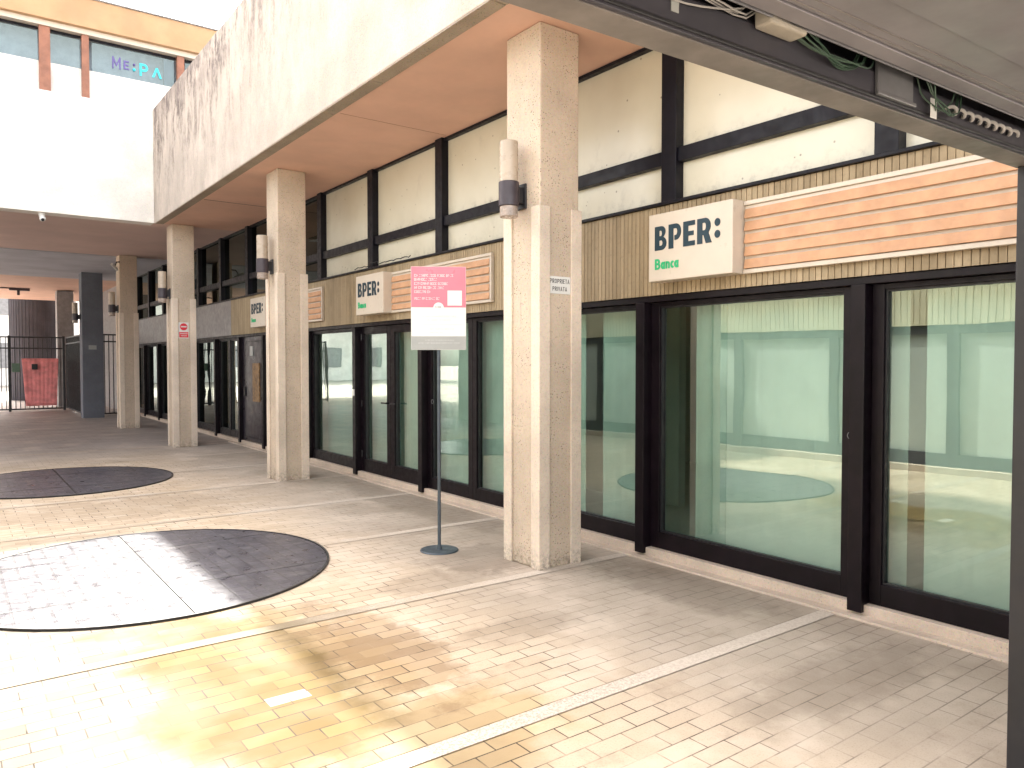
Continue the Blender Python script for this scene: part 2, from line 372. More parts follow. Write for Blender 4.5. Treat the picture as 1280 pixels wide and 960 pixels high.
def curve_mesh(splines, depth):
    cu = bpy.data.curves.new('tmp', 'CURVE'); cu.dimensions = '2D'; cu.fill_mode = 'BOTH'; cu.extrude = depth / 2
    for pts in splines:
        sp = cu.splines.new('POLY'); sp.points.add(len(pts) - 1); sp.use_cyclic_u = True
        for p, q in zip(sp.points, pts): p.co = (q[0], q[1], 0, 1)
    return _convert(cu, depth)
def stroke_text(txt, wt, depth=.003, gap=.17):
    """plain sans letters drawn as thick strokes; each stroke sits a hair above the one before"""
    e = wt / 2; t1 = 1 - e; vs = []; fs = []; x0 = 0.0; lvl = 0
    def bowl(xl, yb, yt, w): 
        cy = (yb + yt) / 2; r = (yt - yb) / 2; return [(xl, yt), (w - min(r, w * .6), yt)] + arc(w - min(r, w * .6), cy, min(r, w * .6), r, 90, -90, 8)[1:-1] + [(w - min(r, w * .6), yb), (xl, yb)]
    def glyph(c):
        W = .56
        if c == 'P': return [[(e, 0), (e, 1)], bowl(e, .45, t1, W)], W + e
        if c == 'B': return [[(e, 0), (e, 1)], bowl(e, .52, t1, W * .92), bowl(e, e, .52, W)], W + e
        if c == 'R': return [[(e, 0), (e, 1)], bowl(e, .47, t1, W), [(W * .5, .47), (W + e * .6, 0)]], W + e
        if c == 'O': return [arc(.34, .5, .34 - e, .5 - e, 90, 450, 24)], .68
        if c == 'G': return [arc(.34, .5, .34 - e, .5 - e, 45, 360, 20) + [(.38, .5)]], .68
        if c == 'I': return [[(e, 0), (e, 1)]], wt
        if c == 'E': return [[(e, 0), (e, 1)], [(e, t1), (.5, t1)], [(e, .5), (.45, .5)], [(e, e), (.5, e)]], .5
        if c == 'T': return [[(.29, 0), (.29, t1)], [(0, t1), (.58, t1)]], .58
        if c == 'A': return [[(e * .6, 0), (.33, 1 - e * .6), (.66 - e * .6, 0)], [(.14, .28), (.52, .28)]], .66
        if c == 'V': return [[(e * .6, 1), (.32, e * .6), (.64 - e * .6, 1)]], .64
        if c == 'N': return [[(e, 0), (e, 1)], [(e, 1 - e), (.62 - e, e)], [(.62 - e, 0), (.62 - e, 1)]], .62
        if c == 'M': return [[(e, 0), (e, 1)], [(e, 1 - e), (.4, .3), (.8 - e, 1 - e)], [(.8 - e, 0), (.8 - e, 1)]], .8
        if c == 'S': return [arc(.26, .72, .26 - e, .28 - e, 20, 250, 12) + arc(.26, .28, .26 - e, .28 - e, 70, -160, 12)], .52
        if c == 'a': return [arc(.25, .34, .25 - e, .34 - e, 90, 450, 20), [(.5 - e, 0), (.5 - e, .68)]], .5
        if c == 'n': return [[(e, 0), (e, .68)], [(e, .44)] + arc(.25, .42, .25 - e, .26 - e, 180, 0, 10) + [(.5 - e, 0)]], .5
        if c == 'c': return [arc(.25, .34, .25 - e, .34 - e, 50, 310, 18)], .37
        return [], .3
    for c in txt:
        strokes, adv = glyph(c)
        for pts in strokes:
            n = len(pts); k = len(vs); lvl += 1; dz = depth + .00012 * (lvl % 6)
            closed = n > 3 and abs(pts[0][0] - pts[-1][0]) + abs(pts[0][1] - pts[-1][1]) < 1e-6
            for q, p in enumerate(pts):
                a = pts[q - 1] if q else (pts[-2] if closed else None); b = pts[q + 1] if q < n - 1 else (pts[1] if closed else None)
                ds = []
                for u, v in ((a, p), (p, b)):
                    if u is not None and v is not None:
                        L_ = math.hypot(v[0] - u[0], v[1] - u[1]) or 1; ds.append(((v[0] - u[0]) / L_, (v[1] - u[1]) / L_))
                dx = sum(d[0] for d in ds); dy = sum(d[1] for d in ds); L_ = math.hypot(dx, dy) or 1; dx /= L_; dy /= L_
                m = e / max(.55, dx * ds[0][0] + dy * ds[0][1])
                for sg in (1, -1):
                    for z in (0, dz): vs.append((x0 + p[0] - dy * m * sg, p[1] + dx * m * sg, z))
            for q in range(n - 1):
                i = k + q * 4; j = i + 4
                fs += [(i + 1, i + 3, j + 3, j + 1), (i, j, j + 2, i + 2), (i, i + 1, j + 1, j), (i + 2, j + 2, j + 3, i + 3)]
            if not closed:
                j = k + (n - 1) * 4; fs += [(k, k + 2, k + 3, k + 1), (j, j + 1, j + 3, j + 2)]
        x0 += adv + gap
    return (vs, fs)
def _convert(cu, depth):
    o = bpy.data.objects.new('tmp', cu); COL.objects.link(o)
    dg = bpy.context.evaluated_depsgraph_get(); dg.update()
    me = bpy.data.meshes.new_from_object(o.evaluated_get(dg))
    out = ([(v.co.x, v.co.y, v.co.z + depth / 2) for v in me.vertices], [tuple(p.vertices) for p in me.polygons])
    bpy.data.objects.remove(o); bpy.data.meshes.remove(me)
    return out
def fit(mesh2d, w=None, h=None, x=0, y=0):
    xs = [p[0] for p in mesh2d[0]]; ys = [p[1] for p in mesh2d[0]]
    sx = w / (max(xs) - min(xs)) if w else None; sy = h / (max(ys) - min(ys)) if h else None
    sx = sx or sy; sy = sy or sx
    return ([((p[0] - min(xs)) * sx + x, (p[1] - min(ys)) * sy + y, p[2]) for p in mesh2d[0]], mesh2d[1])
def arc(cx, cy, rx, ry, a0, a1, n=12):
    return [(cx + rx * math.cos(R(a0 + (a1 - a0) * i / n)), cy + ry * math.sin(R(a0 + (a1 - a0) * i / n))) for i in range(n + 1)]

# ------------------------------------------------------------------ the setting
FX = 4.62          # face of the shopfront frames
SOF = 4.17         # soffit height
BAY = 5.46
g = MB(); g.add([(-300, -300, -.02), (300, -300, -.02), (300, 300, -.02), (-300, 300, -.02)], [(0, 1, 2, 3)])
struct(g.build('ground', 'ground'))
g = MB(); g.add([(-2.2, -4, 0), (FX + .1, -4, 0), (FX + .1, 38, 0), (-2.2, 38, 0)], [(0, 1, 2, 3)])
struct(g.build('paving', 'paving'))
for k in range(-1, 8):
    y = 2.66 + 1.825 * k
    b = MB(); b.add([(-2.15, y - .05, .004), (4.49, y - .05, .004), (4.49, y + .05, .004), (-2.15, y + .05, .004)], [(0, 1, 2, 3)])
    struct(b.build('stone_band', 'band'))

# round steel covers let into the paving
def round_cover(cx, cy, r, label):
    root = thing('round_cover', (cx, cy, 0), label, 'floor cover', 'round steel floor covers')
    seam = 1.225 - cx
    for side in (-1, 1):
        pts = []
        for i in range(97):
            a = 2 * math.pi * i / 96
            pts.append((r * math.cos(a), r * math.sin(a)))
        half = []
        lim = seam + side * .009
        h = math.sqrt(r * r - lim * lim); a0 = math.atan2(h, lim)
        aa = [a0 + (2 * math.pi - 2 * a0) * i / 64 for i in range(65)] if side < 0 else [-a0 + 2 * a0 * i / 64 for i in range(65)]
        half = [(cx + r * math.cos(a), cy + r * math.sin(a)) for a in aa]
        m = MB(); n = len(half)
        m.add([(x, y, .012) for x, y in half] + [(x, y, -.01) for x, y in half],
              [tuple(range(n)), tuple(reversed(range(n, 2 * n)))] + [(i, n + i, n + (i + 1) % n, (i + 1) % n) for i in range(n)])
        pl = m.build('cover_plate', 'cover', root)
        hs = math.sqrt(r * r - .6 * .6) - .02
        for yy in (-.62, .62):
            m = MB(); e0, e1 = (cx - hs, cx + seam - .02) if side < 0 else (cx + seam + .02, cx + hs)
            m.box(e0, e1, cy + yy - .003, cy + yy + .003, .0122, .0135); m.build('joint_strip', 'black', pl)
    hz = math.sqrt(r * r - seam * seam)
    MB().box(cx + seam - .0055, cx + seam + .0055, cy - hz, cy + hz, .001, .006).build('seam_gap', 'black', root)
    m = MB(); seg = 96
    ro, ri = r + .022, r + .004
    vs = []
    for i in range(seg):
        a = 2 * math.pi * i / seg; c, s_ = math.cos(a), math.sin(a)
        vs += [(cx + ri * c, cy + ri * s_, -.01), (cx + ri * c, cy + ri * s_, .016), (cx + ro * c, cy + ro * s_, .016), (cx + ro * c, cy + ro * s_, -.01)]
    fs = []
    for i in range(seg):
        j = (i + 1) % seg
        for k in range(4):
            fs.append((i * 4 + k, i * 4 + (k + 1) % 4, j * 4 + (k + 1) % 4, j * 4 + k))
    m.add(vs, fs); m.build('rim', 'black', root)
round_cover(1.22, 6.35, 1.335, 'large round steel cover crossed by the sun and shade line')
round_cover(1.22, 11.75, 1.33, 'round steel cover lying wholly in grey light farther down the court')

# ------------------------------------------------------------------ arcade building
arcade = thing('arcade_building', (FX, 8.0, 0), 'long arcade building with tiled fascia, dark shopfront and overhanging concrete beam', 'building')
def A(mb, name, mat, parent=None, bevel=0.0, smooth=False): return mb.build(name, mat, parent or arcade, bevel, smooth)
Y0, Y1 = .4, 25.4
# threshold of pale stone in two steps
m = MB().box(4.495, 4.60, Y0, 15.6, -.01, .014); A(m, 'threshold', 'sill', bevel=.004)
m = MB().box(4.588, 4.8, Y0, Y1, -.01, .078); A(m, 'sill', 'sill', bevel=.004)
# grooved fascia, one long ribbed face
def ribbed(x, y0, y1, z0, z1, pitch=.045, gap=.006, depth=.008, sgn=-1):
    m = MB(); prof = []; y = y0
    while y < y1 - 1e-6:
        ye = min(y + pitch, y1)
        prof += [(x, y), (x, ye - gap), (x - sgn * depth, ye - gap), (x - sgn * depth, ye)]
        y = ye
    n = len(prof)
    vs = [(px, py, z0) for px, py in prof] + [(px, py, z1) for px, py in prof]
    fs = [(i, i + 1, n + i + 1, n + i) for i in range(n - 1)]
    k = 2 * n; xb = x - sgn * .12
    vs += [(xb, y0, z0), (xb, y1, z0), (xb, y1, z1), (xb, y0, z1)]
    m.add(vs, fs + [(k, k + 1, k + 2, k + 3)]); return m
A(ribbed(4.575, Y0, 15.6, 2.135, 2.835), 'tiled_fascia', 'fascia')
m = MB().box(4.59, 4.70, Y0, 15.6, 2.137, 2.833); A(m, 'fascia_backing', 'black')
m = MB().box(4.545, 4.72, Y0, 15.6, 2.838, 2.862); A(m, 'ledge', 'navy', bevel=.003)
for y0, y1 in ((15.605, 19.2), (19.215, 22.75), (22.77, Y1)):
    m = MB().box(4.575, 4.70, y0, y1, 2.135, 2.835); A(m, 'fascia_panel', 'grey_panel', bevel=.004)
m = MB().box(4.56, 4.72, 15.61, Y1, 2.838, 2.862); A(m, 'ledge', 'navy')
# upper glazing
mull = [.6, 2.37, 4.10, 5.84, 7.585, 9.355, 11.09, 12.85, 14.6, 16.35, 18.1, 19.85, 21.6, 23.35, 25.1]
for y in mull:
    m = MB().box(4.575, 4.76, y - .075, y + .075, 2.863, SOF - .002); A(m, 'mullion', 'navy', bevel=.004)
for a, b in zip(mull[:-1], mull[1:]):
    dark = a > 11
    a_, b_ = a + .076, b - .076
    m = MB().box(4.60, 4.74, a_, b_, 3.165, 3.275); A(m, 'transom', 'navy', bevel=.003)
    m = MB().box(4.61, 4.72, a_, b_, SOF - .03, SOF - .003); A(m, 'head_rail', 'navy')
    for z0, z1 in ((2.864, 3.164), (3.276, SOF - .031)):
        m = MB().box(4.665, 4.69, a_, b_, z0, z1); A(m, 'upper_pane', 'dark_glass' if dark else 'pane')
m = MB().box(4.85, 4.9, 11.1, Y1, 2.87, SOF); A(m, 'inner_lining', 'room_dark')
# shopfront: head rail, posts, glazed frames, doors
m = MB().box(4.59, 4.76, Y0, Y1, 2.085, 2.132); A(m, 'head_rail', 'frame', bevel=.003)
def window(y0, y1, side=.05, z0=.081, z1=2.083, rail=.134, name='shop_window', glass='glass', mat='frame', top=.035):
    m = MB()
    m.box(4.64, 4.72, y0, y0 + side, z0, z1); m.box(4.64, 4.72, y1 - side, y1, z0, z1)
    m.box(4.64, 4.72, y0 + side, y1 - side, z0, z0 + rail); m.box(4.64, 4.72, y0 + side, y1 - side, z1 - top, z1)
    f = A(m, name, mat, bevel=.003)
    A(MB().box(4.685, 4.697, y0 + side - .005, y1 - side + .005, z0 + rail - .005, z1 - top + .005), 'glass_pane', glass, f)
    # rubber bead
    b = MB(); e = .012; ys, ye, zs, ze = y0 + side, y1 - side, z0 + rail, z1 - top
    b.box(4.66, 4.684, ys, ys + e, zs, ze); b.box(4.66, 4.684, ye - e, ye, zs, ze)
    b.box(4.66, 4.684, ys + e, ye - e, zs, zs + e); b.box(4.66, 4.684, ys + e, ye - e, ze - e, ze)
    A(b, 'glazing_bead', 'black', f)
    return f
def post(y, w=.095, x0=4.555):
    A(MB().box(x0, 4.75, y - w / 2, y + w / 2, .03, 2.083), 'post', 'frame', bevel=.004)
for y in (.66, 2.525, 4.38, 6.20, 8.00, 9.845, 11.62, 13.70, 15.10, 16.75, 18.6, 20.4, 22.2, 24.0): post(y)
window(.71, 2.475, .075); window(2.575, 4.33, .09); window(4.43, 6.15, .06)
window(6.25, 6.97, .07); window(6.975, 7.95, .09)
def glass_door(y0, y1, handle_y, hinge_y):
    d = window(y0, y1, .105, name='door_leaf', rail=.17, top=.09)
    h = MB(); h.cyl((4.60, handle_y, 1.06), (4.645, handle_y, 1.06), .013, seg=12)
    h.box(4.592, 4.606, handle_y - .012 if handle_y < hinge_y else handle_y - .13, handle_y + .13 if handle_y < hinge_y else handle_y + .012, 1.05, 1.07)
    A(h, 'handle', 'black', d, .003)
    for z in (.28, 1.9, .98):
        A(MB().cyl((4.632, hinge_y, z), (4.632, hinge_y, z + .09), .011, seg=10), 'hinge', 'black', d)
glass_door(8.05, 8.905, 8.84, 8.09); glass_door(8.91, 9.79, 8.965, 9.75)
window(9.9, 11.57, .06)
window(11.67, 13.65, .06)
d = A(MB().box(4.63, 4.72, 13.75, 15.05, .10, 2.083), 'plain_door', 'door', bevel=.004)
A(MB().box(4.60, 4.63, 14.86, 14.90, .95, 1.12), 'handle', 'black', d)
A(MB().box(4.615, 4.629, 13.92, 14.88, .16, .18).box(4.615, 4.629, 13.92, 14.88, 1.98, 2.0), 'door_moulding', 'black', d)
window(15.15, 15.95, .05); window(15.96, 16.70, .07, glass='dark_glass')
window(16.8, 18.55, .06, glass='dark_glass'); window(18.65, 20.35, .06, glass='dark_glass'); window(20.45, 22.15, .06, glass='dark_glass')
window(22.25, 23.95, .06, glass='dark_glass'); window(24.05, 25.35, .06, glass='dark_glass')
# white push plate on the double door frame
A(MB().box(4.548, 4.554, 9.82, 9.875, 1.13, 1.22), 'call_plate', 'white')
def ring_mark(y, z, parent):
    m = MB(); m.tube([(4.632, y + .024 * math.cos(2 * math.pi * i / 24), z + .024 * math.sin(2 * math.pi * i / 24)) for i in range(25)], .003, 6)
    A(m, 'ring_mark', 'zinc', parent)
ring_mark(7.83, 1.13, None); ring_mark(2.60, 1.13, None)
# rooms behind the glass
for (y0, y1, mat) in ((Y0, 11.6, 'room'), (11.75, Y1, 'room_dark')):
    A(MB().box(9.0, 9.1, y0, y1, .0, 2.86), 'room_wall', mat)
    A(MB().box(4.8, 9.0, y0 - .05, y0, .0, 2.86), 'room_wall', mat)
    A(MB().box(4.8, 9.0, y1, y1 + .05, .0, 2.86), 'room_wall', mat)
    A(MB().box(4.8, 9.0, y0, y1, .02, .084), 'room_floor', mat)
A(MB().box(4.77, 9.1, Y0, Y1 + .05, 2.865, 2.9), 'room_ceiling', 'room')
A(MB().box(6.1, 6.2, 5.3, 9.7, .085, 2.86), 'room_partition', 'room')
# soffits
A(MB().box(3.26, 4.86, Y0, 15.3, SOF, SOF + .2), 'soffit', 'soffit')
A(MB().box(3.30, 4.58, 12.60, 12.612, SOF - .003, SOF + .01), 'soffit_joint', 'dark_metal')
for y in (2.2, 7.42): A(MB().box(3.30, 4.58, y, y + .005, SOF - .0015, SOF + .01), 'soffit_joint', 'brown_post')
m = MB(); pts = [(4.535 + .015 * math.sin(i * 1.7), 9.75 - i * .055, 2.872 + .022 * abs(math.sin(i * .9)) + (.03 if 8 < i < 13 else 0)) for i in range(30)]
m.tube(pts, .006); A(m, 'loose_cable', 'black', None, 0, True)
# parapet beam over the arcade edge
A(MB().box(3.12, 3.259, 1.75, 15.3, SOF, 6.25).box(3.26, 3.42, 1.75, 15.3, SOF + .201, 6.25), 'parapet', 'beam', bevel=.006)
m = MB()
yy = 1.8
while yy < 15.2:
    L = random.uniform(1.0, 2.4); m.box(3.122, 3.262, yy, min(15.25, yy + L - .012), SOF - .014, SOF - .001); yy += L
A(m, 'parapet_underside', 'underside', bevel=.003)
A(MB().box(3.42, 10, Y0, 27, 4.9, 5.1), 'roof_deck', 'grey_panel')
A(MB().box(4.62, 4.9, 25.46, 37, 0, SOF), 'rear_wall', 'grey_panel')

# ------------------------------------------------------------------ building across the end of the court
cross = thing('cross_building', (0, 15.3, SOF), 'sunlit building bridging the end of the court with ochre roof edge and strip windows', 'building')
def Cx(mb, name, mat, parent=None, bevel=0.0): return mb.build(name, mat, parent or cross, bevel)
Cx(MB().box(-6, 3.119, 15.3, 15.62, SOF, 6.25), 'parapet', 'wall', bevel=.006)
Cx(MB().box(3.12, 10, 15.302, 15.62, 5.1, 6.248), 'parapet', 'wall')
Cx(MB().box(-6, 4.86, 15.62, 20.58, SOF, SOF + .2).box(3.12, 4.86, 15.301, 15.62, SOF, SOF + .2), 'soffit', 'soffit_shade')
Cx(MB().box(-6, 4.86, 20.6, 26.7, SOF - .02, SOF + .2), 'grey_soffit', 'soffit_grey')
Cx(MB().box(-6, 4.86, 26.72, 37.0, SOF, SOF + .2), 'far_soffit', 'soffit')
Cx(MB().box(-6, 10, 15.62, 37, 5.0, 5.2), 'terrace', 'grey_panel')
Cx(MB().box(-6, 10, 16.75, 17.3, 8.03, 8.58), 'roof_edge', 'roof_orange', bevel=.01)
Cx(MB().box(-6, 10, 16.72, 16.78, 8.585, 8.61), 'roof_flashing', 'grey_panel')
Cx(MB().box(-6, 10, 16.85, 17.2, 7.93, 8.028), 'gutter', 'cream')
Cx(MB().box(-6, 10, 17.0, 17.02, 7.88, 7.929), 'window_head', 'navy')
Cx(MB().box(-6, 10, 17.0, 17.2, 5.2, 7.30), 'spandrel', 'wall')
for x, w in ((-2.0, .14), (-.4, .14), (.4, .14), (1.483, .182), (2.187, .124), (3.92, .14), (5.5, .14)):
    Cx(MB().box(x, x + w, 16.88, 16.999, 5.2, 7.928), 'window_post', 'brown_post', bevel=.004)
xs = [-5.9, -2.0, -.4, .4, 1.483, 2.187, 3.92, 5.5]
for a, b in zip(xs[:-1], xs[1:]):
    Cx(MB().box(a + .19, b - .005, 17.03, 17.05, 7.301, 7.88), 'strip_window', 'strip_glass')
Cx(MB().box(-6, 10, 17.35, 17.45, 5.2, 8.6), 'inner_lining', 'strip_lining')
Cx(MB().box(3.70, 3.9, 17.06, 17.16, 7.301, 7.88), 'blue_blind', 'steel')
L = tag(bpy.data.objects.new('window_lettering', None), 'violet and cyan lettering fixed inside the high strip windows', 'lettering'); COL.objects.link(L); L.location = (2.73, 17.0, 7.4)
ax, ay, an = (1, 0, 0), (0, 0, 1), (0, -1, 0)
MB().flat(fit(stroke_text('M', .13, .01), .15, .235), (2.735, 17.02, 7.45), ax, ay, an).build('letter', 'letter_violet', L)
MB().flat(fit(stroke_text('E', .15, .01), .10, .17), (2.94, 17.02, 7.475), ax, ay, an).build('letter', 'letter_violet', L)
m = MB(); m.sphere((3.13, 17.01, 7.50), .03); m.build('dot', 'letter_cyan', L); m = MB(); m.sphere((3.13, 17.01, 7.60), .025); m.build('dot', 'letter_violet', L)
MB().flat(fit(stroke_text('P', .17, .01), .16, .25), (3.23, 17.02, 7.41), ax, ay, an).build('letter', 'letter_cyan', L)
a2 = curve_mesh([[(0, 0), (.25, 0), (.5, .72), (.75, 0), (1, 0), (.6, 1), (.4, 1)]], .01)
MB().flat(fit(a2, .19, .20), (3.46, 17.02, 7.43), ax, ay, an).build('letter', 'letter_cyan', L)

# the facing side of the court (seen in the panes as reflection)
face = thing('facing_building', (-2.1, 12, 0), 'facing shop row with tiled fascia mirrored in the large panes', 'building')
def Fc(mb, name, mat, parent=None): return mb.build(name, mat, parent or face)
Fc(ribbed(-2.1, 1.0, 15.2, 2.135, 2.85, .09, .012, .01, 1), 'tiled_fascia', 'sunlit_tile')
Fc(MB().box(-2.5, -2.12, 1.0, 15.2, 2.851, 4.4), 'upper_wall', 'wall')
Fc(MB().box(-2.45, -2.115, 1.0, 15.2, 2.137, 2.849), 'fascia_backing', 'black')
Fc(MB().box(-2.5, -2.12, 15.21, 18.0, 0, SOF - .03), 'rear_wall', 'wall')  # unseen wall, added and paled to govern light reaching the passage
Fc(MB().box(-2.3, -1.98, 1.0, 15.2, -.01, .10), 'sill', 'sill')
y = 1.2
while y < 13.4:
    w = Fc(MB().box(-2.24, -2.12, y, y + .16, .10, 2.134).box(-2.22, -2.13, y + .16, y + 1.83, .10, .30).box(-2.22, -2.13, y + .16, y + 1.83, 2.0, 2.134), 'shop_window', 'tower')
    Fc(MB().box(-2.20, -2.18, y + .161, y + 1.829, .301, 1.999), 'window_blind', 'blind', w)
    y += 1.83

# ------------------------------------------------------------------ pillars
def pillar_mesh(x0, x1, y0, y1, label, guards=True, mat='pillar'):
    root = thing('pillar', (x0, y0, 0), label, 'pillar', 'arcade pillars')
    MB().box(x0, x1, y0, y1, 0, SOF - (.003 if y0 < 20 else .023)).build('shaft', mat, root, bevel=.012)
    if guards:
        t, wd, zt = .018, .088, 2.8
        for sx, sy in ((0, 0), (1, 0), (0, 1), (1, 1)):
            cx = x1 if sx else x0; cy = y1 if sy else y0
            ox = 1 if sx else -1; oy = 1 if sy else -1
            m = MB()
            # L-shaped section wrapped round the corner
            P_ = [(cx + ox * t, cy + oy * t), (cx - ox * wd, cy + oy * t), (cx - ox * wd, cy + oy * .0008), (cx + ox * .0008, cy + oy * .0008), (cx + ox * .0008, cy - oy * wd), (cx + ox * t, cy - oy * wd)]
            zt_ = zt + random.uniform(-.012, .012)
            m.add([(a, b, 0) for a, b in P_] + [(a, b, zt_) for a, b in P_],
                  [tuple(range(6)), tuple(range(6, 12))] + [(i, (i + 1) % 6, 6 + (i + 1) % 6, 6 + i) for i in range(6)])
            m.build('corner_guard', 'guard', root, bevel=.005)
    return root
PX0, PX1 = 3.625, 4.015
p1 = pillar_mesh(PX0, PX1, 4.525, 4.955, 'speckled stone pillar carrying the white private property plaque')
PY = [4.525 + BAY * 0, 9.985, 15.15, 20.27]
lab = ['', 'stone pillar standing between the glass double door and the plain plum door', 'stone pillar carrying the red and white no entry sign',
       'shaded stone pillar with the white bullet camera near its top']
for k, xs_ in ((1, 3.545), (2, 3.388), (3, 3.34)):
    dup(p1, (xs_, PY[k], 0), lab[k])
p5 = pillar_mesh(3.08, 3.62, 24.6, 25.1, 'dark plain pillar beside the black gate', False, 'dark_pillar')
p6 = pillar_mesh(3.16, 3.68, 31.4, 31.9, 'pale-sided plain pillar standing behind the gate', False, 'grey_panel')

# wall lamps on the pillar sides
def lamp(x, y, z, label):
    root = thing('wall_lamp', (x, y, z), label, 'wall lamp', 'tubular wall lamps on the pillars')
    ax_ = x - .135
    MB().cyl((ax_, y, z + .183), (ax_, y, z + .495), .072, seg=32).build('upper_tube', 'lamp_glass', root, .006, True)
    MB().cyl((ax_, y, z - .085), (ax_, y, z + .002), .070, seg=32).build('lower_tube', 'lamp_lower', root, .008, True)
    MB().cyl((ax_, y, z), (ax_, y, z + .185), .079, seg=32).build('collar', 'dark_metal', root, .004, True)
    MB().box(x - .075, x - .001, y - .035, y + .035, z + .03, z + .155).box(x - .02, x - .0005, y - .055, y + .055, z - .01, z + .185).build('bracket', 'black', root, .005)
    return root
l1 = lamp(3.625, 4.74, 2.797, 'tubular up and down lamp on the plaque pillar')
for (x, y, lb) in ((3.545, 10.2, 'tubular lamp on the pillar beside the plum door'), (3.388, 15.36, 'tubular lamp on the pillar with the no entry sign'),
                   (3.34, 20.48, 'tubular lamp on the camera pillar in the shade'), (3.08, 24.85, 'tubular lamp on the dark pillar by the gate')):
    dup(l1, (x, y, 2.797), lb)

# ------------------------------------------------------------------ signs
def bper():
    out = []
    H = 1.0
    B = [[(0, 0), (.34, 0)] + arc(.34, .28, .25, .28, -90, 68) + arc(.32, .765, .22, .235, -40, 90) + [(0, 1)],
         [(.23, .185), (.23, .405), (.33, .405)] + arc(.33, .295, .065, .11, 90, -90, 8)[1:] + [],
         [(.23, .59), (.23, .815), (.31, .815)] + arc(.31, .70, .055, .113, 90, -90, 8)[1:]]
    P_ = [[(0, 0), (.235, 0), (.235, .81), (.36, .81)] + arc(.36, .67, .07, .14, 90, -90, 8)[1:] + [(.29, .53), (.29, .33), (.36, .33)] + arc(.36, .665, .25, .335, -90, 90, 16)[1:] + [(0, 1)]]
    E_ = [[(0, 0), (.55, 0), (.55, .19), (.235, .19), (.235, .41), (.49, .41), (.49, .59), (.235, .59), (.235, .81), (.55, .81), (.55, 1), (0, 1)]]
    R_ = [[(0, 0), (.235, 0), (.235, .33), (.29, .33), (.40, 0), (.66, 0), (.52, .38)] + arc(.36, .68, .25, .32, -50, 90, 14) + [(0, 1)],
          [(.235, .52), (.235, .815), (.34, .815)] + arc(.34, .667, .06, .147, 90, -90, 8)[1:]]
    x = 0
    for gph, adv in ((B, .70), (P_, .72), (E_, .66), (R_, .76)):
        for s in gph: out.append([(p[0] + x, p[1]) for p in s])
        x += adv
    for cy in (.30, .76):
        out.append([(p[0] + x, p[1]) for p in arc(.15, cy - .01, .125, .155, 0, 337.5, 15)])
    return out
BPER = curve_mesh(bper(), .004)
BANCA = stroke_text('Banca', .19, .004, .09)
SLW = 2.2
def bank_sign(yl, label):
    """yl: far edge of the light box"""
    root = thing('bank_sign', (4.42, yl, 2.22), label, 'bank sign', 'bank signs on the fascia')
    bx = MB().box(4.42, 4.572, yl - .79, yl, 2.225, 2.742).build('light_box', 'cream', root, .006)
    f = lambda msh, w, h, a, b: MB().flat(fit(msh, w, h), (4.4195, yl - a, 2.225 + b), (0, -1, 0), (0, 0, 1), (-1, 0, 0))
    f(BPER, .62, .183, .066, .235).build('lettering', 'logo_teal', bx)
    f(BANCA, .235, .082, .068, .088).build('lettering', 'logo_green', bx)
    y0, y1 = yl - .795 - SLW, yl - .795
    pf = MB(); pf.box(4.535, 4.572, y0, y1, 2.225, 2.255); pf.box(4.535, 4.572, y0, y1, 2.705, 2.735)
    pf.box(4.535, 4.572, y0, y0 + .03, 2.256, 2.704); pf.box(4.552, 4.571, y0 + .031, y1, 2.256, 2.704)
    fr = pf.build('slat_frame', 'cream', root, .003)
    sl = MB()
    n = 5; hh = (2.70 - 2.26) / n
    for k in range(n):
        z = 2.26 + k * hh
        # each slat leans a little forward at its foot
        v = [(4.524, y0 + .034, z), (4.552, y0 + .034, z), (4.552, y0 + .034, z + hh - .022), (4.536, y0 + .034, z + hh - .022)]
        w = [(p[0], y1 - .012, p[2]) for p in v]
        sl.add(v + w, [(0, 1, 2, 3), (7, 6, 5, 4), (0, 4, 5, 1), (1, 5, 6, 2), (2, 6, 7, 3), (3, 7, 4, 0)])
    sl.build('slat', 'slat', fr, .002)
    return root
s1 = bank_sign(4.157, 'bank sign with orange slats above the wide windows with pale blinds')
dup(s1, (4.42, 9.465, 2.22), 'bank sign with orange slats above the glass double door')
dup(s1, (4.42, 13.9, 2.22), 'bank sign with orange slats half hidden behind a pillar above the plum door')

def plaque(x0, x1, z0, z1, y, name, label, cat):
    root = thing(name, ((x0 + x1) / 2, y, z0), label, cat)
    MB().box(x0, x1, y - .006, y - .001, z0, z1).build('board', 'white', root, .001)
    return root
r = plaque(3.708, 3.925, 2.128, 2.262, 4.525, 'plaque', 'white plaque reading PROPRIETA PRIVATA on a stone pillar', 'plaque')
for tx, zz, w in (('PROPRIETA', 2.207, .195), ('PRIVATA', 2.147, .145)):
    MB().flat(fit(stroke_text(tx, .125, .002, .24), w, .038), (3.8165 - w / 2, 4.519, zz), (1, 0, 0), (0, 0, 1), (0, -1, 0)).build('lettering', 'ink', r)
r = plaque(3.482, 3.662, 2.045, 2.345, 15.15, 'no_entry_sign', 'white panel with a red no entry disc over a red text block', 'sign')
cx = 3.572
MB().cyl((cx, 15.143, 2.262), (cx, 15.141, 2.262), .066, seg=40).build('red_disc', 'red', r)
MB().box(cx - .05, cx + .05, 15.138, 15.1405, 2.252, 2.276).build('white_bar', 'white', r)
MB().box(cx - .08, cx + .08, 15.141, 15.143, 2.062, 2.165).build('text_block', 'red', r)
for zz, w, tx in ((2.122, .13, 'INGRESSO'), (2.082, .105, 'VIETATO')):
    MB().flat(fit(stroke_text(tx, .2, .001), w, .026), (cx - w / 2, 15.1405, zz), (1, 0, 0), (0, 0, 1), (0, -1, 0)).build('lettering', 'white', r)
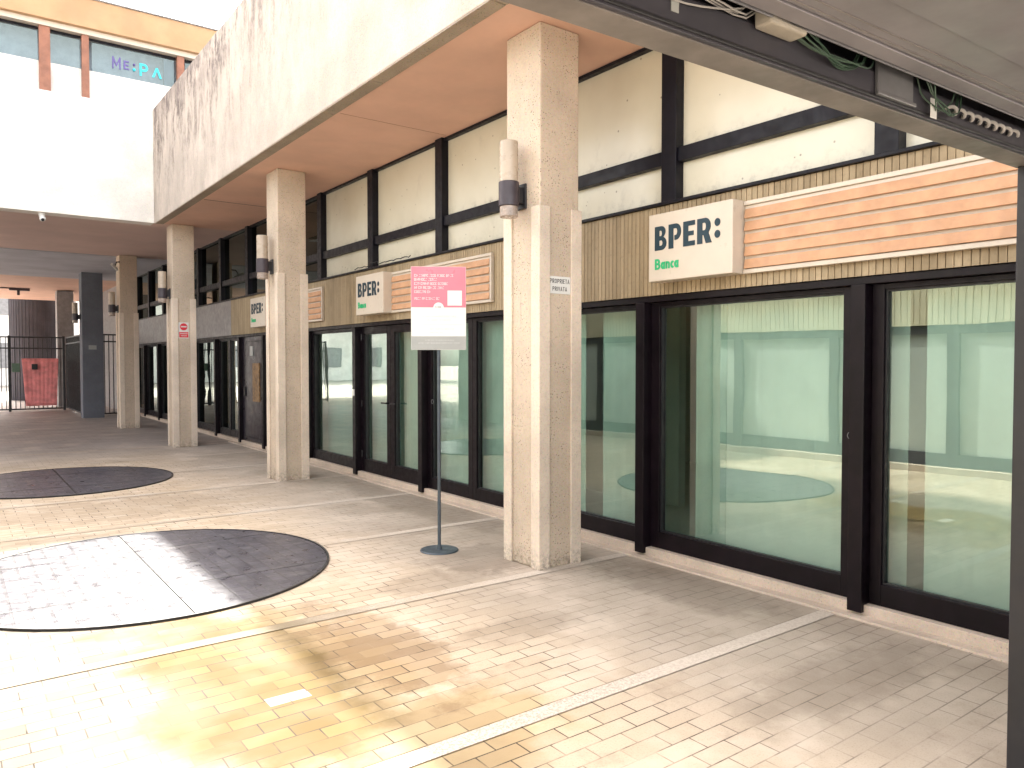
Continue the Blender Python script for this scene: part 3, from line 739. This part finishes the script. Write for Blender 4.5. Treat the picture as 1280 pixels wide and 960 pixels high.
r = plaque(3.24, 3.44, 1.96, 2.08, 24.6, 'name_plate', 'small grey plate on the dark pillar by the gate', 'plaque')
r.children[0].data.materials[0] = M['pale_grey']

# poster stand
st = thing('poster_stand', (3.33, 5.52, 0), 'pink and white notice board on a slim grey pole with round foot', 'poster stand')
MB().cyl((3.33, 5.52, 0.001), (3.33, 5.52, .012), .165, .158, 48).build('foot_disc', 'steel', st, .003)
MB().cyl((3.33, 5.52, .012), (3.33, 5.52, 2.3), .0145, seg=16).build('pole', 'steel', st, 0, True)
MB().cyl((3.33, 5.52, .011), (3.33, 5.52, .05), .024, .017, 16).build('pole_socket', 'steel', st, 0, True)
bd = MB().box(3.10, 3.56, 5.498, 5.504, 1.703, 2.40).build('board', 'white', st, .001)
MB().box(3.33 - .03, 3.33 + .03, 5.5045, 5.52, 1.8, 2.3).build('clamp_bar', 'steel', st)
bo = (3.10, 5.4978, 1.703)
def on_board(m2, a, b): return MB().flat(m2, (bo[0] + a, bo[1], bo[2] + b), (1, 0, 0), (0, 0, 1), (0, -1, 0))
def rect(w, h, d=.0008): return ([(0, 0, 0), (w, 0, 0), (w, h, 0), (0, h, 0), (0, 0, d), (w, 0, d), (w, h, d), (0, h, d)],
                                 [(3, 2, 1, 0), (4, 5, 6, 7), (0, 1, 5, 4), (1, 2, 6, 5), (2, 3, 7, 6), (3, 0, 4, 7)])
on_board(rect(.456, .339), .002, .356).build('pink_field', 'pink', bd)
on_board(rect(.456, .112), .002, .002).build('grey_field', 'pale_grey', bd)
def scribble(a, b, w, h, mat, d=.0016):
    """a row of letter-sized strokes too small to read"""
    m = MB(); x = 0
    while x < w:
        for _ in range(random.randint(2, 8)):
            lw = h * random.uniform(.45, .7)
            if x + lw > w: break
            k = random.random()
            parts = [(x, 0, h * .14, h)] if k < .7 else []
            if k > .3: parts.append((x + (h * .16 if parts else 0), 0, lw - h * .2, h * .15))
            if k > .15: parts.append((x + (h * .16 if parts else 0), h * .85, lw - h * .2, h * .15))
            if k < .5: parts.append((x + lw - h * .18, h * .2, h * .14, h * .6))
            for (px, py, pw, ph) in parts:
                r_ = rect(pw, ph, d); m.add([(bo[0] + a + px + p[0], bo[1] - p[2], bo[2] + b + py + p[1]) for p in r_[0]], r_[1])
            x += lw + h * .12
        x += h * .45
    m.build('small_print', mat, bd)
for k, (w, h) in enumerate(((.34, .020), (.19, .022), (.29, .020), (.25, .021), (.135, .020))):
    scribble(.028, .612 - k * .034, w, h, 'white')
scribble(.03, .42, .215, .019, 'white')
on_board(rect(.12, .125, .0018), .305, .372).build('white_square', 'white', bd)
m2 = curve_mesh([arc(.23, .353, .044, .044, 0, 337.5, 30)], .003); on_board(m2, 0, 0).build('round_badge', 'white', bd)
scribble(.203, .352, .055, .016, 'ink', .004)
for zz, a_, w in ((.275, .07, .32), (.245, .13, .21), (.17, .16, .20), (.14, .15, .12)): scribble(a_, zz, w, .011, 'light_text', .001)
on_board(rect(.37, .0025, .001), .08, .210).build('rule', 'light_text', bd)
for zz, a_, w in ((.075, .12, .24), (.052, .06, .35)): scribble(a_, zz, w, .010, 'light_text', .0015)
st.rotation_euler = (0, 0, R(-33))

# poster on the plum door
tag(MB().box(4.612, 4.628, 14.03, 14.42, .86, 1.58).build('door_poster', 'gold', None), 'narrow gold poster stuck on the plum door', 'poster')
tag(MB().box(4.612, 4.628, 14.40, 14.56, 1.72, 1.90).build('door_sticker', 'pale_grey', None), 'small grey sticker above the gold poster', 'sticker')

# ------------------------------------------------------------------ blinds behind the panes
def blind(y0, y1, x, label, z0=.12, z1=2.1, amp=.003, mat='blind'):
    m = MB(); n = int((y1 - y0) / .02); vs = []
    for i in range(n + 1):
        y = y0 + (y1 - y0) * i / n
        o = amp * math.sin(i * .02 / .089 * 2 * math.pi * .7) + amp * .6 * math.sin(i * .13 + y0)
        vs += [(x + o, y, z0), (x + o, y, z1), (x + o + .004, y, z0), (x + o + .004, y, z1)]
    fs = []
    for i in range(n):
        k = i * 4; q = k + 4
        fs += [(k, k + 1, q + 1, q), (k + 2, q + 2, q + 3, k + 3), (k, q, q + 2, k + 2), (k + 1, k + 3, q + 3, q + 1)]
    fs += [(0, 2, 3, 1), (4 * n, 4 * n + 1, 4 * n + 3, 4 * n + 2)]
    m.add(vs, fs)
    return tag(m.build('window_blind', mat, None, 0, True), label, 'blind', 'pale blinds behind the shopfront glass')
blind(2.60, 3.385, 4.80, 'pale blind over the half of the widest pane nearest the metal post')
blind(3.72, 4.02, 4.83, 'grey green blind strip hanging beside the dark slit under the bank lettering', mat='blind_mid')
blind(3.40, 3.715, 4.825, 'narrow pale blind strip in the middle of the widest pane')
blind(.75, 2.215, 4.80, 'pale blind in the pane beside the metal door jamb')
blind(2.33, 2.56, 4.82, 'narrow pale blind strip beside the dark gap in the pane by the door jamb')
blind(4.44, 5.10, 4.83, 'dim blind behind the narrow pane next to the plaque pillar', mat='blind_mid')
blind(5.3, 6.15, 4.80, 'grey green blind behind the pane hidden by the plaque pillar', mat='blind_mid')
blind(6.22, 7.12, 4.80, 'grey green blind in the pane just past the plaque pillar', mat='blind_mid')
blind(7.14, 8.12, 4.80, 'grey green blind seen behind the poster stand pole', mat='blind_mid')
blind(8.30, 8.78, 4.81, 'pale blind behind the inner half of the near glass door leaf')
blind(8.79, 9.12, 4.83, 'narrow dim blind strip behind the near glass door leaf', mat='blind_dim')
blind(9.16, 9.98, 4.83, 'grey green blind behind the glass door leaf with the hinges by the call plate', mat='blind_mid')
blind(10.05, 11.55, 4.90, 'dim teal blind behind the wide pane past the double door', mat='blind_dim')
tag(box('grey_blind', 'grey_panel', 4.86, 4.88, 16.95, 18.0, .12, 2.1), 'grey blind in the dim window next to the no entry pillar', 'blind')

# ------------------------------------------------------------------ far end: gate, cloth, tower
def bars(m, axis, a0, a1, c, z0, z1, step, r=.011):
    n = max(1, round((a1 - a0) / step))
    for i in range(n + 1):
        a = a0 + (a1 - a0) * i / n
        p = (a, c) if axis == 'x' else (c, a)
        m.box(p[0] - r, p[0] + r, p[1] - r, p[1] + r, z0, z1)
gate = thing('gate', (1.5, 29.3, 0), 'black barred gate closing the passage, with a red cloth tied on', 'gate')
m = MB()
for x in (-3.0, -.7, 1.6, 3.12): m.box(x - .035, x + .035, 29.265, 29.335, .0, 2.46)
for z in (.07, 2.05, 2.41): m.box(-3.0, 3.12, 29.28, 29.32, z - .022, z + .022)
m.build('gate_frame', 'black', gate)
m = MB(); bars(m, 'x', -2.9, 3.02, 29.3, .09, 2.39, .125); m.build('gate_bars', 'black', gate)
box('lock_plate', 'plate_green', 1.66, 1.88, 29.22, 29.262, 1.28, 1.56, gate)
fence = thing('barred_fence', (3.1, 27, 0), 'black barred fence running back from the dark pillar to the gate', 'fence')
m = MB()
for z in (.1, 2.2, 2.4): m.box(3.16, 3.20, 25.15, 29.2, z - .02, z + .02)
m.build('rail', 'black', fence); m = MB(); bars(m, 'y', 25.2, 29.15, 3.18, .12, 2.38, .125); m.build('fence_bars', 'black', fence)
fence = thing('barred_fence', (4.1, 24.9, 0), 'short black barred fence between the dark pillar and the shopfront', 'fence')
m = MB()
for z in (.1, 2.2, 2.4): m.box(3.63, 4.54, 24.88, 24.92, z - .02, z + .02)
m.build('rail', 'black', fence); m = MB(); bars(m, 'x', 3.68, 4.5, 24.9, .12, 2.38, .11); m.build('fence_bars', 'black', fence)
# red cloth with folds, tapering to its foot
m = MB(); nx, nz = 40, 12
for j in range(nz + 1):
    tz = j / nz; z = 1.72 - 1.55 * tz
    xa = 1.93 + .10 * tz; xb = 2.96 - .06 * tz 
    for i in range(nx + 1):
        u = i / nx
        m.v.append((xa + (xb - xa) * u, 29.225 + .004 * math.sin(u * 52 + tz * 2) + .005 * math.sin(u * 17 - tz * 4), z))
for j in range(nz):
    for i in range(nx):
        k = j * (nx + 1) + i; m.f.append((k, k + 1, k + nx + 2, k + nx + 1))
cl = m.build('cloth', 'cloth', None, 0, True)
so = cl.modifiers.new('thick', 'SOLIDIFY'); so.thickness = .006
tag(cl, 'faded red cloth hung over the black gate', 'cloth')
tag(box('letter_box', 'black', 2.20, 2.36, 29.12, 29.185, 1.36, 1.54), 'small black box fixed over the red cloth', 'box')
tw = thing('stair_tower', (2.95, 38.0, 0), 'dark round tower standing outside behind the gate', 'tower')
MB().cyl((3.15, 38.2, 0), (3.15, 38.2, 5.2), 1.05, seg=48).build('drum', 'tower', tw, 0, True)
m = MB()
for i in range(24):
    a = R(180 + i * 7.5); m.box(3.15 + 1.05 * math.cos(a) - .01, 3.15 + 1.05 * math.cos(a) + .01, 38.2 + 1.05 * math.sin(a) - .01, 38.2 + 1.05 * math.sin(a) + .01, 0, 5.0)
m.build('rib', 'tower', tw)
far = thing('far_house', (-8, 62, 0), 'sunlit pale building seen as a bright strip beside the tower', 'building')
MB().box(-25, 14, 62, 70, 0, 11).build('wall', 'wall', far)
for i in range(9):
    for z in (1.2, 4.8): MB().box(-22 + i * 4, -20.6 + i * 4, 61.93, 61.999, z, z + 1.7).build('shutter', 'grey_panel', far)

# cameras and small ceiling things
cc = thing('bullet_camera', (3.30, 20.3, 3.95), 'white bullet camera on the shaded pillar', 'camera')
MB().cyl((3.14, 20.0, 3.90), (3.29, 20.22, 3.80), .032, seg=16).build('camera_body', 'white', cc, .003)
MB().tube([(3.23, 20.12, 3.88), (3.27, 20.2, 3.98), (3.37, 20.3, 4.0)], .014).build('arm', 'black', cc)
dc = thing('dome_camera', (1.35, 15.35, 4.16), 'white ball camera under the bridging building edge', 'camera')
MB().cyl((1.35, 15.40, 4.168), (1.35, 15.40, 4.10), .055, .045, 20).build('mount', 'white', dc)
MB().sphere((1.36, 15.38, 4.07), .05).build('camera_ball', 'white', dc, 0, True)
MB().cyl((1.36, 15.345, 4.05), (1.355, 15.328, 4.04), .025, seg=16).build('lens', 'black', dc)
sp = thing('ceiling_fitting', (2.0, 31.4, 4.16), 'dark fitting with a conduit on the orange ceiling behind the gate', 'ceiling fitting')
MB().box(1.75, 2.35, 31.35, 31.5, 4.08, 4.168).build('fitting_body', 'dark_metal', sp)
MB().tube([(1.75, 31.42, 4.15), (-1.5, 31.42, 4.15)], .02).build('conduit', 'dark_metal', sp)
MB().box(1.98, 2.06, 31.39, 31.46, 3.92, 4.079).build('drop_rod', 'dark_metal', sp)

# ------------------------------------------------------------------ the doorway we look out of
dw = thing('metal_doorway', (0, 1.671 * .785, 0), 'dark metal doorway head and jamb with open wiring channel', 'doorway')
def D(mb, name, mat, parent=None, bevel=.002, smooth=False):
    k = .785   # the doorway head is 2.34 m high, 1.3 m in front of the eye
    mb.v = [(p[0] * k, (p[1] - 1.671) * k + 1.671 * k, (p[2] - 1.6) * k + 1.6) for p in mb.v]
    return mb.build(name, mat, parent or dw, bevel, smooth)
Yb = 1.671; ZL = 2.54
lint = D(MB().box(-1.6, 4.9, Yb - .115, Yb, ZL, ZL + .012), 'lintel_underside', 'alu_mid')
D(MB().box(-1.6, 4.9, Yb - .135, Yb - .118, ZL + .002, ZL + .105), 'lintel_face', 'alu')
D(MB().box(-1.6, 4.9, Yb - .142, Yb - .1355, ZL + .010, ZL + .022), 'lintel_bead', 'black')
D(MB().box(-1.6, 4.9, Yb - .02, Yb - .002, ZL + .013, ZL + .36), 'lintel_back', 'alu')
D(MB().box(-1.6, 4.9, Yb - .117, Yb - .021, ZL + .06, ZL + .075), 'channel_floor', 'black')
D(MB().box(-1.6, 4.9, Yb - .21, Yb - .021, ZL + .34, ZL + .36), 'channel_top', 'black')
D(MB().box(-1.6, 4.14, Yb - .126, Yb - .1185, ZL + .1055, ZL + .118), 'channel_lip', 'alu')
# shutter case underside with stepped boards
z0 = ZL + .105
D(MB().box(-1.6, 5.2, Yb - .272, Yb - .207, z0 + .0, z0 + .02), 'shutter_board', 'alu_light')
D(MB().box(-1.6, 5.2, Yb - .215, Yb - .205, z0 + .021, z0 + .24), 'shutter_case', 'alu')
D(MB().box(-1.6, 5.2, Yb - .205, Yb - .199, z0 - .006, z0 + .03), 'case_edge', 'zinc', bevel=.001)
D(MB().box(-1.6, 5.2, Yb - .45, Yb - .276, z0 + .006, z0 + .026), 'shutter_board', 'alu_light')
D(MB().box(-1.6, 5.2, Yb - .70, Yb - .456, z0 - .002, z0 + .02), 'shutter_board', 'alu_light')
D(MB().box(-1.6, 5.2, Yb - 1.3, Yb - .706, z0 + .008, z0 + .03), 'shutter_board', 'alu_light')
D(MB().box(-1.6, 5.2, Yb - 2.6, Yb - 1.306, z0 + .0, z0 + .02), 'shutter_board', 'alu_light')
for k in (.292, .33): D(MB().box(-1.6, 5.2, Yb - k - .004, Yb - k, z0 + .002, z0 + .0062), 'board_bead', 'alu_mid', bevel=.001)
# jamb
D(MB().box(4.150, 4.191, Yb - .117, Yb - .02, -.436, ZL - .002), 'jamb_gasket', 'black')
D(MB().box(4.192, 5.6, Yb - .115, Yb - .002, -.436, ZL - .004), 'jamb', 'alu')
D(MB().box(4.20, 4.215, Yb - .124, Yb - .1155, -.436, ZL - .004), 'jamb_bead', 'black')
D(MB().box(4.14, 4.30, Yb - .20, Yb - .1365, ZL - .03, ZL + .10), 'jamb_bracket', 'alu', bevel=.006)
# fittings in the channel
def wires(x0, x1, n, mat, yb=Yb - .165, z=ZL + .10, r=.004, sag=.03):
    m = MB()
    for _ in range(n):
        a = x0 + random.uniform(-.05, .05); b = x1 + random.uniform(-.05, .05); pts = []
        p1_, p2_ = random.uniform(0, 6), random.uniform(0, 6)
        for i in range(13):
            u = i / 12
            pts.append((a + (b - a) * u, yb + .02 * math.sin(5 * u + p1_) , z + .012 * math.sin(5 * u + p2_) - sag * math.sin(math.pi * u) + .05 * max(0, abs(2 * u - 1) - .8) * 5))
        m.tube(pts, r * .75)
    return m
D(MB().box(2.02, 2.20, Yb - .205, Yb - .14, ZL + .085, ZL + .17), 'junction_box', 'box_beige', bevel=.006)
D(wires(2.20, 2.62, 7, 'wire_green'), 'green_wires', 'wire_green', bevel=0, smooth=True)
D(wires(1.30, 2.02, 4, 'wire_white', sag=.01), 'white_wires', 'wire_white', bevel=0, smooth=True)
D(wires(2.98, 3.25, 4, 'wire_green', z=ZL + .08, sag=.05), 'green_wires', 'wire_green', bevel=0, smooth=True)
m = MB(); pts = [(3.2 + .006 * i, Yb - .155 + .012 * math.cos(i * .55), ZL + .06 + .012 * math.sin(i * .55)) for i in range(100)]
m.tube(pts, .007); D(m, 'twisted_cable', 'wire_white', bevel=0, smooth=True)
D(MB().box(2.70, 2.94, Yb - .150, Yb - .1365, ZL + .02, ZL + .19), 'fixing_plate', 'zinc')
D(MB().box(2.69, 2.95, Yb - .158, Yb - .1505, ZL + .018, ZL + .032), 'plate_lip', 'zinc')
tg = MB().box(3.055, 3.10, Yb - .158, Yb - .155, ZL + .0, ZL + .075); D(tg, 'key_tag', 'white', bevel=.001)
D(MB().box(1.66, 1.69, Yb - .139, Yb - .1362, ZL + .05, ZL + .085), 'sticker', 'pale_grey', bevel=0)
dw.rotation_euler = (0, 0, R(-2.0))

# ------------------------------------------------------------------ light, sky, camera
sv = Vector((.261, 1.05, 1)).normalized()
el = math.asin(sv.z); az = math.atan2(sv.x, sv.y)
w = bpy.data.worlds.new('World'); scene.world = w; w.use_nodes = True
nt = w.node_tree; nt.nodes.clear()
sky = nt.nodes.new('ShaderNodeTexSky'); sky.sky_type = 'NISHITA'; sky.sun_disc = False
sky.sun_elevation = el; sky.sun_rotation = az; sky.dust_density = 4.0; sky.air_density = 1.0; sky.ozone_density = 1.0
bg = nt.nodes.new('ShaderNodeBackground'); bg.inputs[1].default_value = .15
wo = nt.nodes.new('ShaderNodeOutputWorld')
hs_ = nt.nodes.new('ShaderNodeHueSaturation'); hs_.inputs['Saturation'].default_value = .30   # milky, hazy sky
wm = nt.nodes.new('ShaderNodeMix'); wm.data_type = 'RGBA'; wm.blend_type = 'MULTIPLY'; wm.inputs[0].default_value = 1.0
wm.inputs[7].default_value = (1.0, .955, .90, 1)
nt.links.new(sky.outputs[0], hs_.inputs['Color']); nt.links.new(hs_.outputs[0], wm.inputs[6]); nt.links.new(wm.outputs[2], bg.inputs[0]); nt.links.new(bg.outputs[0], wo.inputs[0])
sun = bpy.data.lights.new('sun', 'SUN'); sun.energy = 2.0; sun.angle = R(1.2); sun.color = (1, .95, .87)
so_ = bpy.data.objects.new('sun', sun); COL.objects.link(so_); so_.location = (5, -5, 20)
so_.rotation_euler = (-sv).to_track_quat('-Z', 'Y').to_euler()

cam = bpy.data.cameras.new('camera'); co = bpy.data.objects.new('camera', cam); COL.objects.link(co)
cam.sensor_width = 36; cam.lens = 36 * 950 / 1280; cam.clip_end = 1000; cam.clip_start = .02
co.location = (0, 0, 1.6); co.rotation_euler = (R(90 - 1.65), 0, R(-36.6))
scene.camera = co
vs_ = scene.view_settings; scene.display_settings.display_device = 'sRGB'
vs_.view_transform = 'Standard'; vs_.look = 'None'; vs_.gamma = 1; vs_.use_curve_mapping = False; vs_.exposure = 2.88
cy = scene.cycles
cy.use_denoising = True
try: cy.denoiser = 'OPENIMAGEDENOISE'
except Exception: pass
cy.max_bounces = 12; cy.diffuse_bounces = 6; cy.glossy_bounces = 5; cy.transmission_bounces = 6; cy.transparent_max_bounces = 12
cy.caustics_reflective = False; cy.caustics_refractive = False; cy.sample_clamp_indirect = 8
